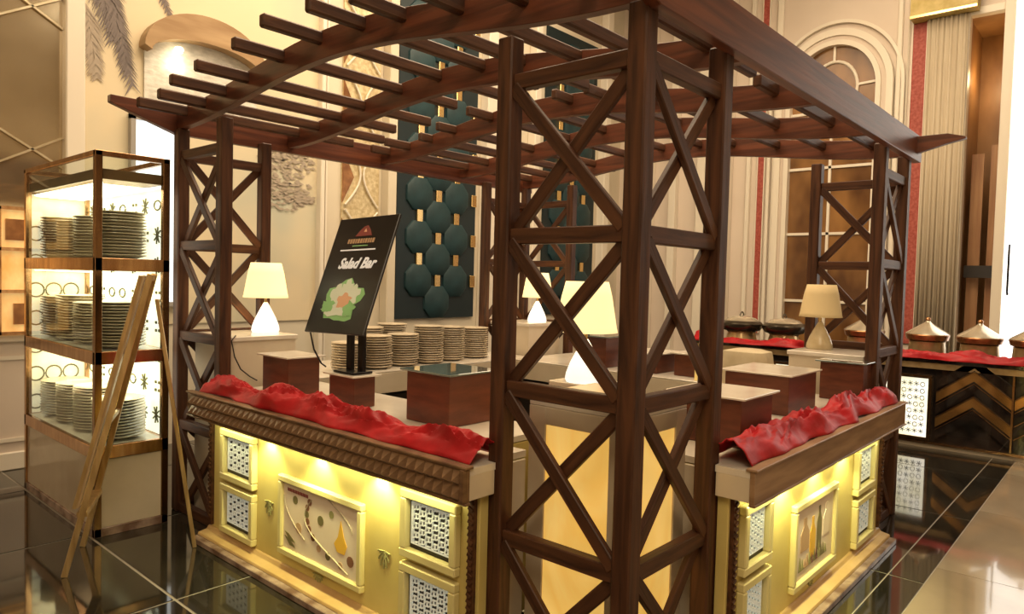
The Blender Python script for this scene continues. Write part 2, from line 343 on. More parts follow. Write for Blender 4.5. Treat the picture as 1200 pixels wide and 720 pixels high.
# teal padded panels
def octo(w_, h_, d):
    mb = MB(); r0 = []; 
    n = 12
    n = 8
    P8 = [(w_/2, h_*.22), (w_*.24, h_/2), (-w_*.24, h_/2), (-w_/2, h_*.22), (-w_/2, -h_*.22), (-w_*.24, -h_/2), (w_*.24, -h_/2), (w_/2, -h_*.22)]
    def ring(s, y): return [(s*px, y, s*pz) for px, pz in P8]
    vs = ring(1, 0)+ring(.97, -d*.5)+ring(.8, -d)
    fs = [(j*n+i, j*n+(i+1) % n, (j+1)*n+(i+1) % n, (j+1)*n+i) for j in range(2) for i in range(n)]+[[2*n+i for i in range(n)], list(range(n))[::-1]]
    return mb.add(vs, fs)
tile_me = None; bar_me = None
def teal_panel(x0, x1, z0, z1, label):
    global tile_me, bar_me
    t = empty('padded_panel', (x0, WY-.004, z0), label, 'wall panel')
    MB().box(0, x1-x0, -.03, 0, 0, z1-z0).build('backing', TEALB, t)
    W = x1-x0; pitch = .305; rows = .52; cols = int(W/pitch+.5)+1
    for c in range(cols):
        x = c*pitch+.03; z = .2+(rows/2 if c % 2 else 0)
        while z < z1-z0-.15:
            if x > .1 and x < W-.1:
                if tile_me is None: o = octo(.41, .40, .045).build('padded_tile', TEAL, t, True); tile_me = o.data
                else: o = bpy.data.objects.new('padded_tile', tile_me); C.objects.link(o); o.parent = t
                o.location = (x, -.03, z)
            zb = z+rows/2
            if .04 < x < W-.04 and zb < z1-z0-.1:
                if bar_me is None: o = MB().box(-.045, .045, -.02, .01, -.075, .075).build('gold_bar', BGOLD, t, bevel=.006); bar_me = o.data
                else: o = bpy.data.objects.new('gold_bar', bar_me); C.objects.link(o); o.parent = t
                o.location = (x, -.04, zb)
            z += rows
    return t
teal_panel(3.27, 4.57, 1.08, 5.9, 'tall teal padded wall panel with gold bars, behind the black menu board')
teal_panel(5.97, 7.23, 1.08, 5.25, 'tall teal padded wall panel with gold bars, seen through the nearest lattice tower')
# right wall dressings --------------------------------------------------
def rw(name, m, y0, y1, z0, z1, d=.1, **k): return MB().box(WX-d, WX, y0, y1, z0, z1).build(name, m, **k)
n = 8
for y0, y1, d in ((5.0, 5.12, .1), (4.62, 4.74, .1), (4.2, 4.32, .12), (3.72, 3.86, .1), (3.32, 3.44, .12), (3.04, 3.1, .06), (2.64, 2.72, .06), (1.12, 1.18, .05), (1.04, 1.06, .04)):
    st(rw('trim_%d' % n, MOULD, y0, y1, 0, H, d, bevel=.01)); n += 1
def red_border(y0, y1, label):
    t = empty('border_strip', (WX, (y0+y1)/2, 0), label, 'wall border')
    h = (y1-y0)/2
    MB().box(-.03, 0, -h, h, .9, H).build('red_band', REDS, t); MB().box(-.045, 0, h, h+.012, .9, H).box(-.045, 0, -h-.012, -h, .9, H).build('edge_bead', MOULD, t)
red_border(2.84, 2.93, 'narrow red vertical wall border left of the arched window'); red_border(.85, 1.0, 'wide red vertical wall border between arched window and beige curtain')
# curtain
def curtain(y0, y1, z0, z1, x, label, m=CURT, amp=.011, waves=9):
    mb = MB(); n_ = 96; vs = []
    for j in range(2):
        for i in range(n_+1):
            y = y0+(y1-y0)*i/n_; dx = amp*math.sin(2*PI*waves*i/n_)+amp*.4*math.sin(5.3*i)
            vs.append((x+dx, y, z0 if j == 0 else z1))
    mb.add(vs, [(i, i+1, n_+2+i, n_+1+i) for i in range(n_)])
    o = mb.build('curtain', m, None, True); tag(o, label, 'curtain'); md = o.modifiers.new('s', 'SOLIDIFY'); md.thickness = .006
    return o
curtain(.40, .83, .55, 5.05, WX-.09, 'beige pleated full-height curtain right of the wide red border')
curtain(3.48, 3.7, .9, 5.9, WX-.09, 'pale pleated curtain between mouldings, behind the nearest lattice tower', CURT, .012, 5)
vb = empty('curtain_pelmet', (WX-.12, .55, 4.9), 'yellow gold curtain pelmet at the top right edge of the picture', 'pelmet')
MB().box(-.12, .08, -.25, .45, 0, .28).build('pelmet_board', noisy('gold_pelmet_fabric', (.45, .33, .08), (.6, .46, .16), (8, 8, 8), .5), vb); MB().box(-.14, -.12, -.25, .45, 0, .03).build('pelmet_piping', BGOLD, vb)
# arched window
aw = st(empty('window_2', (WX-.01, 1.93, 0)))
R = .54; zs = 4.22; zb = .8
def archpts(r, b, n_=28): return [(-r, b)]+[(r*math.cos(PI-PI*i/n_), zs+r*1.08*math.sin(PI*i/n_)) for i in range(n_+1)]+[(r, b)]
MB().prism(archpts(R, zb), 'x', -.02, 0).build('pane', AMBER, aw)
def archring(r0, r1, d, name, m):
    o_ = archpts(r1, zb); i_ = archpts(r0, zb)[::-1]
    k_ = len(o_); vs = []; mb = MB()
    i2 = i_[::-1]
    for x in (-d, 0):
        for p in o_: vs.append((x, p[0], p[1]))
        for p in i2: vs.append((x, p[0], p[1]))
    fs = []
    for i in range(k_-1):
        fs += [(i, i+1, k_+i+1, k_+i), (2*k_+i, 3*k_+i, 3*k_+i+1, 2*k_+i+1), (i, 2*k_+i, 2*k_+i+1, i+1), (k_+i, k_+i+1, 3*k_+i+1, 3*k_+i)]
    mb.add(vs, fs); return mb.build(name, m, aw)
archring(R, R+.06, .12, 'arch_moulding', MOULD); archring(R+.06, R+.12, .07, 'arch_moulding', WALLP); archring(R+.12, R+.20, .10, 'arch_moulding', MOULD); archring(R+.28, R+.32, .05, 'arch_moulding', MOULD)
for p, q in (((0, zb), (0, 3.9)), ((-.54, 2.31), (.54, 2.31)), ((-.54, 1.39), (.54, 1.39)), ((-.54, 3.2), (.54, 3.2)), ((-.54, 3.95), (.54, 3.95))):
    MB().bar((-.035, p[0], p[1]), (-.035, q[0], q[1]), .035, .03, (1, 0, 0)).build('mullion', MOULD, aw)
MB().tube([(-.035, .30*math.cos(PI*1.25-PI*1.5*i/24), zs+.02+.36*math.sin(PI*1.25-PI*1.5*i/24)) for i in range(25)], .022, 8).build('mullion_ring', MOULD, aw)
for a in (PI/2, 0.05, PI-.05): MB().bar((-.035, .30*math.cos(a), zs+.02+.36*math.sin(a)), (-.035, .54*math.cos(a), zs+.02+.58*math.sin(a)), .03, .025, (1, 0, 0)).build('mullion', MOULD, aw)
# amber opening frame + bright window
dr = st(empty('door_1', (WX, .22, 0)))
MB().box(-.06, .06, .17, .23, 0, 4.95).box(-.06, .06, -.23, -.17, 0, 4.95).box(-.06, .06, -.17, .17, 4.86, 4.95).build('door_frame', MOULD, dr, bevel=.006)
MB().box(.5, .52, -.17, -.03, .9, 3.4).box(.5, .52, .04, .17, .9, 3.3).build('door_leaf', noisy('copper_curtain', (.3, .13, .05), (.46, .24, .1), (14, 14, 1), .5), dr)
MB().box(.3, .4, -.17, .17, 1.75, 1.9).build('door_rail', DARK, dr)
w3 = st(empty('window_3', (WX, -.86, .35)))
MB().box(.02, .04, -.84, .84, 0, 4.85).build('pane', DAY, w3)
f = MB()
for a in ((-.1, .06, .80, .9, 0, 4.9), (-.1, .06, -.9, -.8, 0, 4.9), (-.1, .06, -.8, .8, 4.8, 4.9), (-.1, .06, -.8, .8, 0, .08), (-.04, .03, -.02, .02, 0, 4.8)): f.box(*a)
f.build('window_frame', MOULD, w3)
MB().tube([(-.14, .74, 1.2), (-.16, .74, 1.25), (-.16, .74, 1.72), (-.14, .74, 1.78)], .012, 8).box(-.15, -.09, .73, .75, 1.2, 1.22).build('pull_handle', BLACKM, w3)

# ------------------------------------------------------------------ pergola
WT = .5814; LY = 3.4468; LX = 3.4572
pg = empty('pergola', (0, 0, 0), 'dark brown wooden pergola on four lattice corner towers over the buffet', 'pergola')
PS = .074; PZ = 2.50
def post(x, y): beam('post', WOOD, (x, y, 0), (x, y, PZ), PS, PS, pg, up=(1, 0, 0), bev=.006)
def lattice(a, b):
    a = Vector((a[0], a[1], 0)); b = Vector((b[0], b[1], 0)); d = (b-a).normalized(); nrm = Vector((-d.y, d.x, 0)); e = PS/2
    for k in range(5):
        z = .03 if k == 0 else WT*k
        beam('tie_rail', WOOD, a+d*e+Vector((0, 0, z)), b-d*e+Vector((0, 0, z)), .045, .06, pg)
    for k in range(4):
        z0 = WT*k+.02; z1 = WT*(k+1)-.02
        for s, off in ((1, .014), (-1, -.014)):
            p, q = (a+d*e, b-d*e) if s > 0 else (b-d*e, a+d*e)
            beam('cross_brace', WOOD, p+Vector((0, 0, z0))+nrm*off, q+Vector((0, 0, z1))+nrm*off, .026, .052, pg, up=(0, 0, 1))
for cx, cy, sx, sy in ((0, 0, 1, 1), (0, LY, 1, -1), (LX, 0, -1, 1), (LX, LY, -1, -1)):
    post(cx, cy); post(cx+sx*WT, cy); post(cx, cy+sy*WT)
    lattice((cx, cy), (cx+sx*WT, cy)); lattice((cx, cy), (cx, cy+sy*WT))
def atop(y): return 2.63+.16*math.cos(PI/2*min(1, abs(y-1.725)/1.75))**2
def alow(y): return 2.50+.15*math.cos(PI/2*min(1, abs(y-1.725)/1.75))**2
def arch(x):
    y0_ = -.36 if x == LX else -.02
    ys = [y0_+(LY+.36-y0_)*i/40 for i in range(41)]
    t = [(y, atop(y)-(.03 if i in (0, 40) else 0)) for i, y in enumerate(ys)]
    lo = []
    for y in ys:
        z = alow(y)
        o_ = max(0, -y-.02, y-LY-.02)
        lo.append((y, z+min(.085, o_*.27)))
    MB().prism(t+lo[::-1], 'x', -.024, .024).build('arched_beam', ARCHW, pg, bevel=.002, at=(x, 0, 0))
for x in (0, .80, 1.66, 2.56, LX): arch(x)
def xbeam(y):
    x0, x1 = -.42, LX+.12
    MB().prism([(x0, 2.60), (x0, 2.645), (x1, 2.645), (x1, 2.47), (-.02, 2.47)], 'y', -.026, .026).build('main_beam', WOODR, pg, bevel=.003, at=(0, y, 0))
xbeam(0-.052); xbeam(LY+.052)
for k, y in enumerate((.16, .50, .84, 1.20, 1.49, 1.84, 2.19, 2.56, 2.82, 3.08, 3.33)):
    z = atop(y)-.036
    beam('rafter', WOOD, (-.30-.02*(k % 3), y, z), (1.25+.1*(k % 2), y, z), .045, .062, pg, bev=.008)
    beam('rafter', WOOD, (1.40+.06*(k % 3), y+.045, z), (LX+.32, y+.045, z), .045, .062, pg, bev=.008)

# ------------------------------------------------------------------ buffet counters
def counter(tf, L, body0, body1, art, label, ledge_mat, studs, nearf, farf):
    """built in a local frame: u along the run (near -> far), v outward(-)/inward(+), z up. tf maps (u,v,z)->world via parent matrix"""
    t = empty('buffet_counter', (0, 0, 0), label, 'buffet counter'); t.matrix_world = tf
    VI = .62
    FV = -.09
    MB().box(body0, body1, FV, -.042, .04, .84).box(.622, body1, -.042, .20, .04, .84).box(.82, body1, .20, VI-.05, .04, .84).build('body', PANEL, t, bevel=.003)
    MB().prism([(FV+.001, .035), (-.165, .035), (-.16, .05), (-.112, .058), (-.10, .075), (FV+.001, .08)], 'x', body0, body1).build('skirting', SKIRT, t, bevel=.002)
    MB().box(body0, body1, -.20, .20, 0, .034).build('plinth', PLINTH, t, bevel=.004)
    MB().box(.57, 2.87, -.19, -.042, .845, .872).box(.622, 2.82, -.042, .20, .845, .872).box(.82, 2.82, .20, VI, .845, .872).build('worktop', TOP, t)
    # fascia box round the top edge
    MB().box(.57, 2.87, -.185, -.045, .75, .845).build('fascia_box', CREAM, t, bevel=.002)
    MB().box(.565, 2.875, -.205, -.185, .745, .872).build('fascia_board', ledge_mat, t, bevel=.002)
    MB().box(.56, 2.88, -.215, -.17, .872, .884).build('top_lip', ledge_mat, t, bevel=.003); MB().box(.56, 2.88, -.212, -.185, .738, .748).build('bottom_lip', ledge_mat, t, bevel=.002)
    if studs:
        sp = .052; ns = int(2.28/sp); mb = MB()
        for r in range(2):
            for i in range(ns):
                u = .585+i*sp; z0 = .752+r*.058; c_ = (u+sp/2, -.238, z0+.02)
                vs = [(u+.003, -.205, z0), (u+sp-.003, -.205, z0), (u+sp-.003, -.205, z0+.054), (u+.003, -.205, z0+.054), c_]
                MB().add([(a-u, b, c-z0) for a, b, c in vs], [(0, 1, 4), (1, 2, 4), (2, 3, 4), (3, 0, 4), (3, 2, 1, 0)])
                if not hasattr(counter, 'sm'):
                    o = MB().add([(a-u, b, c-z0) for a, b, c in vs], [(0, 1, 4), (1, 2, 4), (2, 3, 4), (3, 0, 4), (3, 2, 1, 0)]).build('pyramid_stud', ledge_mat, t); counter.sm = o.data
                else: o = bpy.data.objects.new('pyramid_stud', counter.sm); C.objects.link(o); o.parent = t
                o.location = (u, 0, z0)
        MB().box(.565, .585, -.222, -.205, .75, .872).build('corner_bead', ledge_mat, t)
    # vertical beaded strip at the near end of the front
    for e0 in (body0+.015, body1-.05):
        mb = MB().box(e0, e0+.03, FV-.018, FV, .09, .745)
        z = .14
        while z < .73: mb.bar((e0+.003, FV-.02, z), (e0+.027, FV-.02, z+.01), .012, .012); z += .026
        mb.build('beaded_strip', WOOD, t)
    MB().box(.612, .622, .042, .19, .04, .84).build('end_panel', CREAM, t, bevel=.003)
    # stiles and rails on the front
    # recessed frames with fretwork
    def fret(u0, u1, z0, z1):
        f_ = MB(); e = .038
        for a in ((u0, u1, z0, z0+e), (u0, u1, z1-e, z1), (u0, u0+e, z0+e, z1-e), (u1-e, u1, z0+e, z1-e)): f_.box(a[0], a[1], -.125, -.09, a[2], a[3])
        fo = f_.build('screen_frame', PANELF, t, bevel=.005)
        MB().box(u0+e, u1-e, -.094, -.089, z0+e, z1-e).build('screen_backing', DARK, fo)
        m_ = .014; a0, a1, b0, b1 = u0+e+m_, u1-e-m_, z0+e+m_*1.6, z1-e-m_
        g = MB(); tk = .0036
        for a in ((a0, a1, b0, b0+tk), (a0, a1, b1-tk, b1), (a0, a0+tk, b0, b1), (a1-tk, a1, b0, b1)): g.box(a[0], a[1], -.102, -.094, a[2], a[3])
        nx = 12; nz = max(6, int(12*(b1-b0)/(a1-a0)+.5)); cu = (a1-a0)/nx; cz = (b1-b0)/nz
        rnd = random.Random(5)
        for i in range(nx):
            for j in range(nz):
                x = a0+i*cu; y = b0+j*cz; q = (i+j*2) % 4
                if q == 0: g.box(x, x+cu*1.0, -.102, -.094, y+cz*.5, y+cz*.5+tk); g.box(x+cu*.5, x+cu*.5+tk, -.102, -.094, y+cz*.5, y+cz)
                elif q == 1: g.box(x+cu*.5, x+cu*.5+tk, -.102, -.094, y, y+cz); g.box(x, x+cu*.5, -.102, -.094, y+cz*.25, y+cz*.25+tk)
                elif q == 2: g.box(x, x+cu, -.102, -.094, y+cz*.5, y+cz*.5+tk); g.box(x+cu*.5, x+cu*.5+tk, -.102, -.094, y, y+cz*.5)
                else: g.box(x+cu*.3, x+cu*.3+tk, -.102, -.094, y, y+cz); g.box(x+cu*.3, x+cu, -.102, -.094, y+cz*.7, y+cz*.7+tk)
        g.build('fretwork', WHITEF, fo)['kind'] = 'stuff'
    for u0, u1 in (nearf, farf):
        fret(u0, u1, .40, .69); fret(u0, u1, .095, .375)
    # art panel
    u0, u1, z0, z1 = art
    f_ = MB(); e = .035
    for a in ((u0, u1, z0, z0+e), (u0, u1, z1-e, z1), (u0, u0+e, z0+e, z1-e), (u1-e, u1, z0+e, z1-e)): f_.box(a[0], a[1], -.12, -.09, a[2], a[3])
    fo = f_.build('picture_frame', PANELF, t, bevel=.006)
    MB().box(u0+e, u1-e, -.102, -.09, z0+e, z1-e).build('art_board', ARTB, t)
    t['_art'] = 1
    # downlights under the fascia
    for k, u in enumerate((art[0]-.10, (art[0]+art[1])/2, art[1]+.10)):
        MB().lathe([(.016, 0), (.02, .008)], 14, (u, -.15, .742)).build('downlight', LED, t)
    return t
def disc(mb, u, z, r, rz=None, n_=12, v=-.1035):
    rz = rz or r
    k = len(mb.v); mb.add([(u+r*math.cos(2*PI*i/n_), v, z+rz*math.sin(2*PI*i/n_)) for i in range(n_)]+[(u+r*math.cos(2*PI*i/n_), v+.002, z+rz*math.sin(2*PI*i/n_)) for i in range(n_)],
                          [list(range(n_)), list(range(n_, 2*n_))[::-1]]+[(i, n_+i, n_+(i+1) % n_, (i+1) % n_) for i in range(n_)])
def flourish(t, u, z, s, vertical=False):
    mb = MB()
    for k in range(7):
        a = -PI/2+(k-3)*.5; 
        pts = [(u+s*.9*math.sin(a+PI/2)*q*(1+.3*math.sin(q*3)), -.094, z+s*.8*(-math.cos(a+PI/2)*q+.4)*(2.2 if vertical else 1)) for q in [i/6 for i in range(7)]]
        mb.tube(pts, .004 if not vertical else .0035, 5)
    for dx, dz in ((-.5, .25), (.5, .25), (0, -.3), (-.2, .1), (.2, .1)): disc(mb, u+dx*s, z+dz*s*(2 if vertical else 1), s*.16, v=-.096)
    mb.build('painted_flourish', FLO, t)
# left run: u = Y, v = X
TL = Matrix(((0, 1, 0, 0), (1, 0, 0, 0), (0, 0, 1, 0), (0, 0, 0, 1)))
cl = counter(TL, 3, .60, 2.82, (1.31, 2.02, .14, .55), 'cream and walnut buffet counter with studded ledge and fruit picture, on the left side', TRIM, True, (.70, 1.04), (2.27, 2.64))
# right run: u = X, v = Y
cr = counter(Matrix.Identity(4), 3, .60, 2.82, (1.28, 1.90, .14, .56), 'cream and walnut buffet counter with plain ledge and bottle picture, on the right side', TRIMR, False, (.70, .99), (2.24, 2.60))
# the left picture (u grows to the left of the photograph)
U = lambda a: 1.985-a*.64   # a: 0 = left edge in the photograph, 1 = right edge
Z = lambda b: .515-b*.34     # b: 0 = top
pa = [(0.42-.05*math.sin(3*q)+.0, 0) for q in (0,)]
mb = MB(); mb.tube([(U(.40-.12*math.sin(PI*min(1, q*1.15))+.48*q**3), -.104, Z(.12+.83*q)) for q in [i/16 for i in range(17)]], .0035, 6); mb.tube([(U(.01+.3*q*q), -.104, Z(.2+.55*q)) for q in [i/10 for i in range(11)]], .0028, 6)
mb.tube([(U(.62+.3*math.sin(PI*q/2)), -.104, Z(.02+.35*q)) for q in [i/10 for i in range(11)]], .003, 6); mb.build('drawn_arc', noisy('grey_drawn_line', (.42, .36, .25), (.55, .47, .33), (9, 9, 9), .5), cl)
for a, b, r, m in ((.37, .17, .018, BRN), (.34, .26, .017, BRN), (.335, .36, .018, OLV), (.345, .46, .017, BRN), (.37, .56, .017, BRN), (.42, .66, .018, COPPER), (.5, .78, .018, GTXT), (.62, .83, .02, OLV), (.17, .22, .022, OLV), (.52, .37, .025, OLV), (.66, .22, .019, FLO), (.9, .76, .026, BRN), (.22, .62, .028, GTXT), (.78, .88, .018, GTXT)):
    mb = MB(); disc(mb, U(a), Z(b), r); mb.build('painted_bowl', m, cl)
mb = MB(); mb.prism([(U(.78), Z(.25)), (U(.75), Z(.48)), (U(.70), Z(.60)), (U(.74), Z(.70)), (U(.83), Z(.70)), (U(.86), Z(.58)), (U(.82), Z(.46))], 'y', -.1045, -.102); mb.build('painted_pear', YEL, cl)
for dz in (0, .07): 
    mb = MB(); mb.prism([(U(.02), Z(.74+dz)), (U(.08), Z(.76+dz)), (U(.18), Z(.86+dz)), (U(.10), Z(.86+dz))], 'y', -.1045, -.102); mb.build('painted_leaf', OLV, cl)
mb = MB(); xx = .06
while xx < .34:
    wv = random.uniform(.02, .035); mb.prism([(U(xx), Z(.07)), (U(xx+wv), Z(.075)), (U(xx+wv), Z(.12)), (U(xx), Z(.115))], 'y', -.1045, -.102); xx += wv+.008
mb.build('illegible_lettering', MAR, cl)
flourish(cl, 1.68, .10, .045); flourish(cl, 1.175, .34, .045, True); flourish(cl, 2.145, .34, .045, True)
# right picture: bottles and leaves
V = lambda a: 1.315+a*.55
for a, b0, b1, wv, m in ((.25, .15, .62, .10, GTXT), (.45, .2, .78, .07, YEL), (.62, .1, .75, .06, OLV), (.82, .12, .6, .10, ARTB)):
    MB().prism([(V(a-wv), Z(b1)), (V(a-wv), Z(b0+.22)), (V(a-wv*.35), Z(b0+.1)), (V(a-wv*.35), Z(b0)), (V(a+wv*.35), Z(b0)), (V(a+wv*.35), Z(b0+.1)), (V(a+wv), Z(b0+.22)), (V(a+wv), Z(b1))], 'y', -.1045, -.102).build('painted_bottle', m, cr)
for i in range(12):
    a = .14+.06*i; h = random.uniform(.12, .3)
    MB().prism([(V(a-.03), Z(.88)), (V(a), Z(.88-h)), (V(a+.04), Z(.88))], 'y', -.1055, -.103).build('painted_leaf', random.choice([OLV, FLO, GTXT, COPPER]), cr)
flourish(cr, 1.59, .105, .04)
for u in (1.20, 1.665, 2.13): spot('under_ledge_light', (-.15, u, .735), (-.085, u, .42), 11, 105, (1, .97, .42))
for u in (1.16, 1.59, 2.02): spot('under_ledge_light', (u, -.15, .735), (u, -.085, .42), 11, 105, (1, .97, .42))
area('under_ledge_strip', (-.17, 1.70, .735), (-.10, 1.63, .2), .03, 2.0, 4.2, (1, .97, .50)).rotation_euler
sl = bpy.data.objects['under_ledge_strip']; sl.rotation_euler = (0, math.radians(-12), 0)
s2 = area('under_ledge_strip', (1.70, -.17, .735), (1.65, -.1, .2), 2.0, .03, 4.2, (1, .97, .50)); s2.rotation_euler = (math.radians(12), 0, 0)
# extra block-end walls closing the counters' notches are the corner plinth blocks
def corner_block(x0, x1, y0, y1, z1, label, onyx):
    t = empty('corner_pedestal', ((x0+x1)/2, (y0+y1)/2, 0), label, 'pedestal')
    hx, hy = (x1-x0)/2, (y1-y0)/2
    MB().box(-hx+.012, hx-.012, -hy+.012, hy-.012, 0, z1-.03).build('core', CREAM, t)
    MB().box(-hx, hx, -hy, hy, z1-.03, z1).build('top_slab', TOP, t, bevel=.004)
    if onyx:
        e = .085
        f_ = MB()
        for a in ((-hy, -hy+e, .03, z1-.03), (hy-e, hy, .03, z1-.03), (-hy+e, hy-e, z1-.1, z1-.03), (-hy+e, hy-e, .03, .1)): f_.box(-hx, -hx+.03, a[0], a[1], a[2], a[3])
        f_.build('face_frame', CREAM, t, bevel=.003); f_ = MB()
        for a in ((-hx+.03, -hx+e, .03, z1-.03), (hx-e, hx, .03, z1-.03), (-hx+e, hx-e, z1-.1, z1-.03), (-hx+e, hx-e, .03, .1)): f_.box(a[0], a[1], -hy, -hy+.03, a[2], a[3])
        f_.build('face_frame', CREAM, t, bevel=.003)
        MB().box(-hx+.008, -hx+.02, -hy+e, hy-e, .1, z1-.1).build('onyx_panel', ONYX, t); MB().box(-hx+e, hx-e, -hy+.008, -hy+.02, .1, z1-.1).build('onyx_panel', ONYX, t)
    return t
def near_block():
    t = corner_block(.14, .575, .09, .56, 1.11, 'cream pedestal with glowing yellow onyx panels inside the nearest lattice tower', True); return t
near_block()
# back part of the near pedestal that carries the lamp
tb = empty('lamp_pedestal', (.68, .68, 0), 'cream square lamp pedestal behind the glowing onyx pedestal', 'pedestal')
MB().box(-.105, .12, -.105, .12, 0, 1.08).build('core', CREAM, tb); MB().box(-.105, .13, -.105, .13, 1.08, 1.11).build('top_slab', TOP, tb, bevel=.004)
corner_block(.06, .54, 2.91, 3.40, 1.18, 'tall cream pedestal inside the left lattice tower', False)
corner_block(2.92, 3.40, .06, .56, 1.14, 'tall cream pedestal inside the right lattice tower, mostly behind a wooden riser', False)
corner_block(2.92, 3.40, 2.91, 3.40, 1.18, 'tall cream pedestal inside the farthest lattice tower', False)
# far counters (back and far right), seen from inside
def far_counter(x0, x1, y0, y1, label, inner):
    t = empty('buffet_counter', ((x0+x1)/2, (y0+y1)/2, 0), label, 'buffet counter'); hx, hy = (x1-x0)/2, (y1-y0)/2
    MB().box(-hx+.05, hx-.05, -hy+.05, hy-.05, 0, .7).build('dark_base', DARK, t)
    MB().box(-hx, hx, -hy, hy, .72, .872).build('cream_apron', CREAM, t, bevel=.004); MB().box(-hx, hx, -hy, hy, .872, .885).build('worktop', TOP, t, bevel=.003)
far_counter(.60, 2.88, 2.85, 3.66, 'cream back counter carrying the stacked plates', 'y')
far_counter(2.62, 3.66, .60, 2.84, 'cream far right counter carrying low wooden risers', 'x')

# ------------------------------------------------------------------ red cloth swags
def swag(p0, p1, wd, ht, label, seed, z=.886, sag=.0):
    p0 = Vector(p0); p1 = Vector(p1); L = (p1-p0).length; d = (p1-p0).normalized(); nv = Vector((-d.y, d.x))
    nu, nvv = int(L/.010), 26; vs = []
    for i in range(nu+1):
        s = i/nu*L; bul = .72+.28*noise.noise(Vector((s*3.1, seed, 0)))*2; bul = max(.5, min(1.25, bul))
        for j in range(nvv+1):
            a = j/nvv; x = (a-.5)*wd*(.85+.3*noise.noise(Vector((s*2.3, seed+5, 1))))
            base = math.sin(PI*a)**.7*ht*bul
            tw = noise.noise(Vector((s*7+a*4.5, a*3+seed, s*2)))*.6+noise.noise(Vector((s*13+a*9, a*6+seed, 3)))*.28
            ridge = (1-abs(noise.noise(Vector((s*9-a*7, seed+a*2.2, 9)))*2.4))*.55
            h = base*(1.05+.50*tw+.38*ridge)-.012
            x += .03*noise.noise(Vector((s*5, a*3, seed+20)))
            p = p0+d*s+nv*x
            vs.append((p.x, p.y, z+max(0, h)))
    n1 = nvv+1
    mb = MB(); mb.add(vs, [(i*n1+j, (i+1)*n1+j, (i+1)*n1+j+1, i*n1+j+1) for i in range(nu) for j in range(nvv)])
    o = mb.build('cloth_swag', CLOTH, None, True); tag(o, label, 'cloth', 'red cloth swags along counter edges'); 
    md = o.modifiers.new('s', 'SOLIDIFY'); md.thickness = .004; return o
swag((-.075, .585), (-.075, 2.79), .23, .115, 'crumpled red satin cloth along the studded ledge of the left counter', 3)
swag((.605, -.08), (2.80, -.08), .23, .115, 'crumpled red satin cloth along the plain ledge of the right counter', 8)
swag((3.58, .7), (3.58, 2.80), .14, .06, 'red satin cloth along the outer edge of the far right counter', 12)

# ------------------------------------------------------------------ risers
def riser(x0, x1, y0, y1, z0, z1, label, glass='clear', group='wooden risers with glass tops'):
    t = empty('display_riser', ((x0+x1)/2, (y0+y1)/2, z0), label, 'display riser', group)
    hx, hy = (x1-x0)/2, (y1-y0)/2
    MB().box(-hx, hx, -hy, hy, 0, z1-z0-.012).build('wooden_box', RISER, t, bevel=.003)
    MB().box(-hx-.025, hx+.025, -hy-.025, hy+.025, z1-z0-.010, z1-z0).build('glass_top', GTOP if glass == 'dark' else TOP, t, bevel=.002)
    return t
zt = .874
riser(.151, .361, 2.382, 2.666, zt, 1.10, 'square wooden riser with pale top, farthest left on the left counter')
riser(.198, .337, 1.816, 2.042, zt, 1.05, 'small wooden riser under the black menu board')
riser(.238, .535, 1.131, 1.437, zt, 1.13, 'largest wooden riser with dark glass top, nearest on the left counter', 'dark')
riser(1.829, 2.264, .14, .506, zt, 1.10, 'tall wide wooden riser with pale top in the middle of the right counter')
riser(.895, 1.24, -.0, .33, zt, 1.10-.005, 'wooden riser with pale top, nearest on the right counter')
riser(2.66, 2.83, -.01, .198-.2+.25, zt, 1.12, 'reddish wooden riser with dark glass top at the far end of the right counter', 'dark')
riser(2.72, 2.98, 1.93, 2.2, .886, 1.14, 'wooden riser with dark glass top behind the nearest lamp', 'dark')
riser(2.80, 3.30, .98, 1.36, .886, 1.06, 'low wooden riser with pale top left of the cloth covered pedestal')
riser(2.75, 3.1, 1.48, 1.78, .886, 1.04, 'low wooden riser on the far right counter behind the nearest tower')
# cloth covered lump by the right pedestal
lm = empty('draped_box', (2.78, .78, .886), 'box draped in pale cloth beside the right pedestal', 'draped box')
mb = MB(); n_ = 20; vs = []
for j in range(6):
    zz = [0, .08, .2, .235, .25, .25][j]; rr = [1.08, 1.0, .93, .86, .5, .001][j]
    for i in range(n_):
        a = 2*PI*i/n_; c_, s_ = math.cos(a), math.sin(a); q = 1/max(abs(c_), abs(s_))**.75
        k_ = 1+.05*math.sin(9*a)*(j < 3); vs.append((.15*q*c_*rr*k_, .17*q*s_*rr*k_, zz))
mb.add(vs, [(j*n_+i, j*n_+(i+1) % n_, (j+1)*n_+(i+1) % n_, (j+1)*n_+i) for j in range(5) for i in range(n_)]); mb.build('cloth_cover', noisy('pale_tan_cloth', (.56, .45, .28), (.66, .55, .37), (8, 8, 8), .7), lm, True)
tag(box('card_holder', mat('yellow_card', (.9, .66, .2), .5, emit=(1, .75, .25), es=.25), 2.66, 2.70, 1.02, 1.12, .886, .99), 'small glowing yellow card standing left of the draped box', 'card')

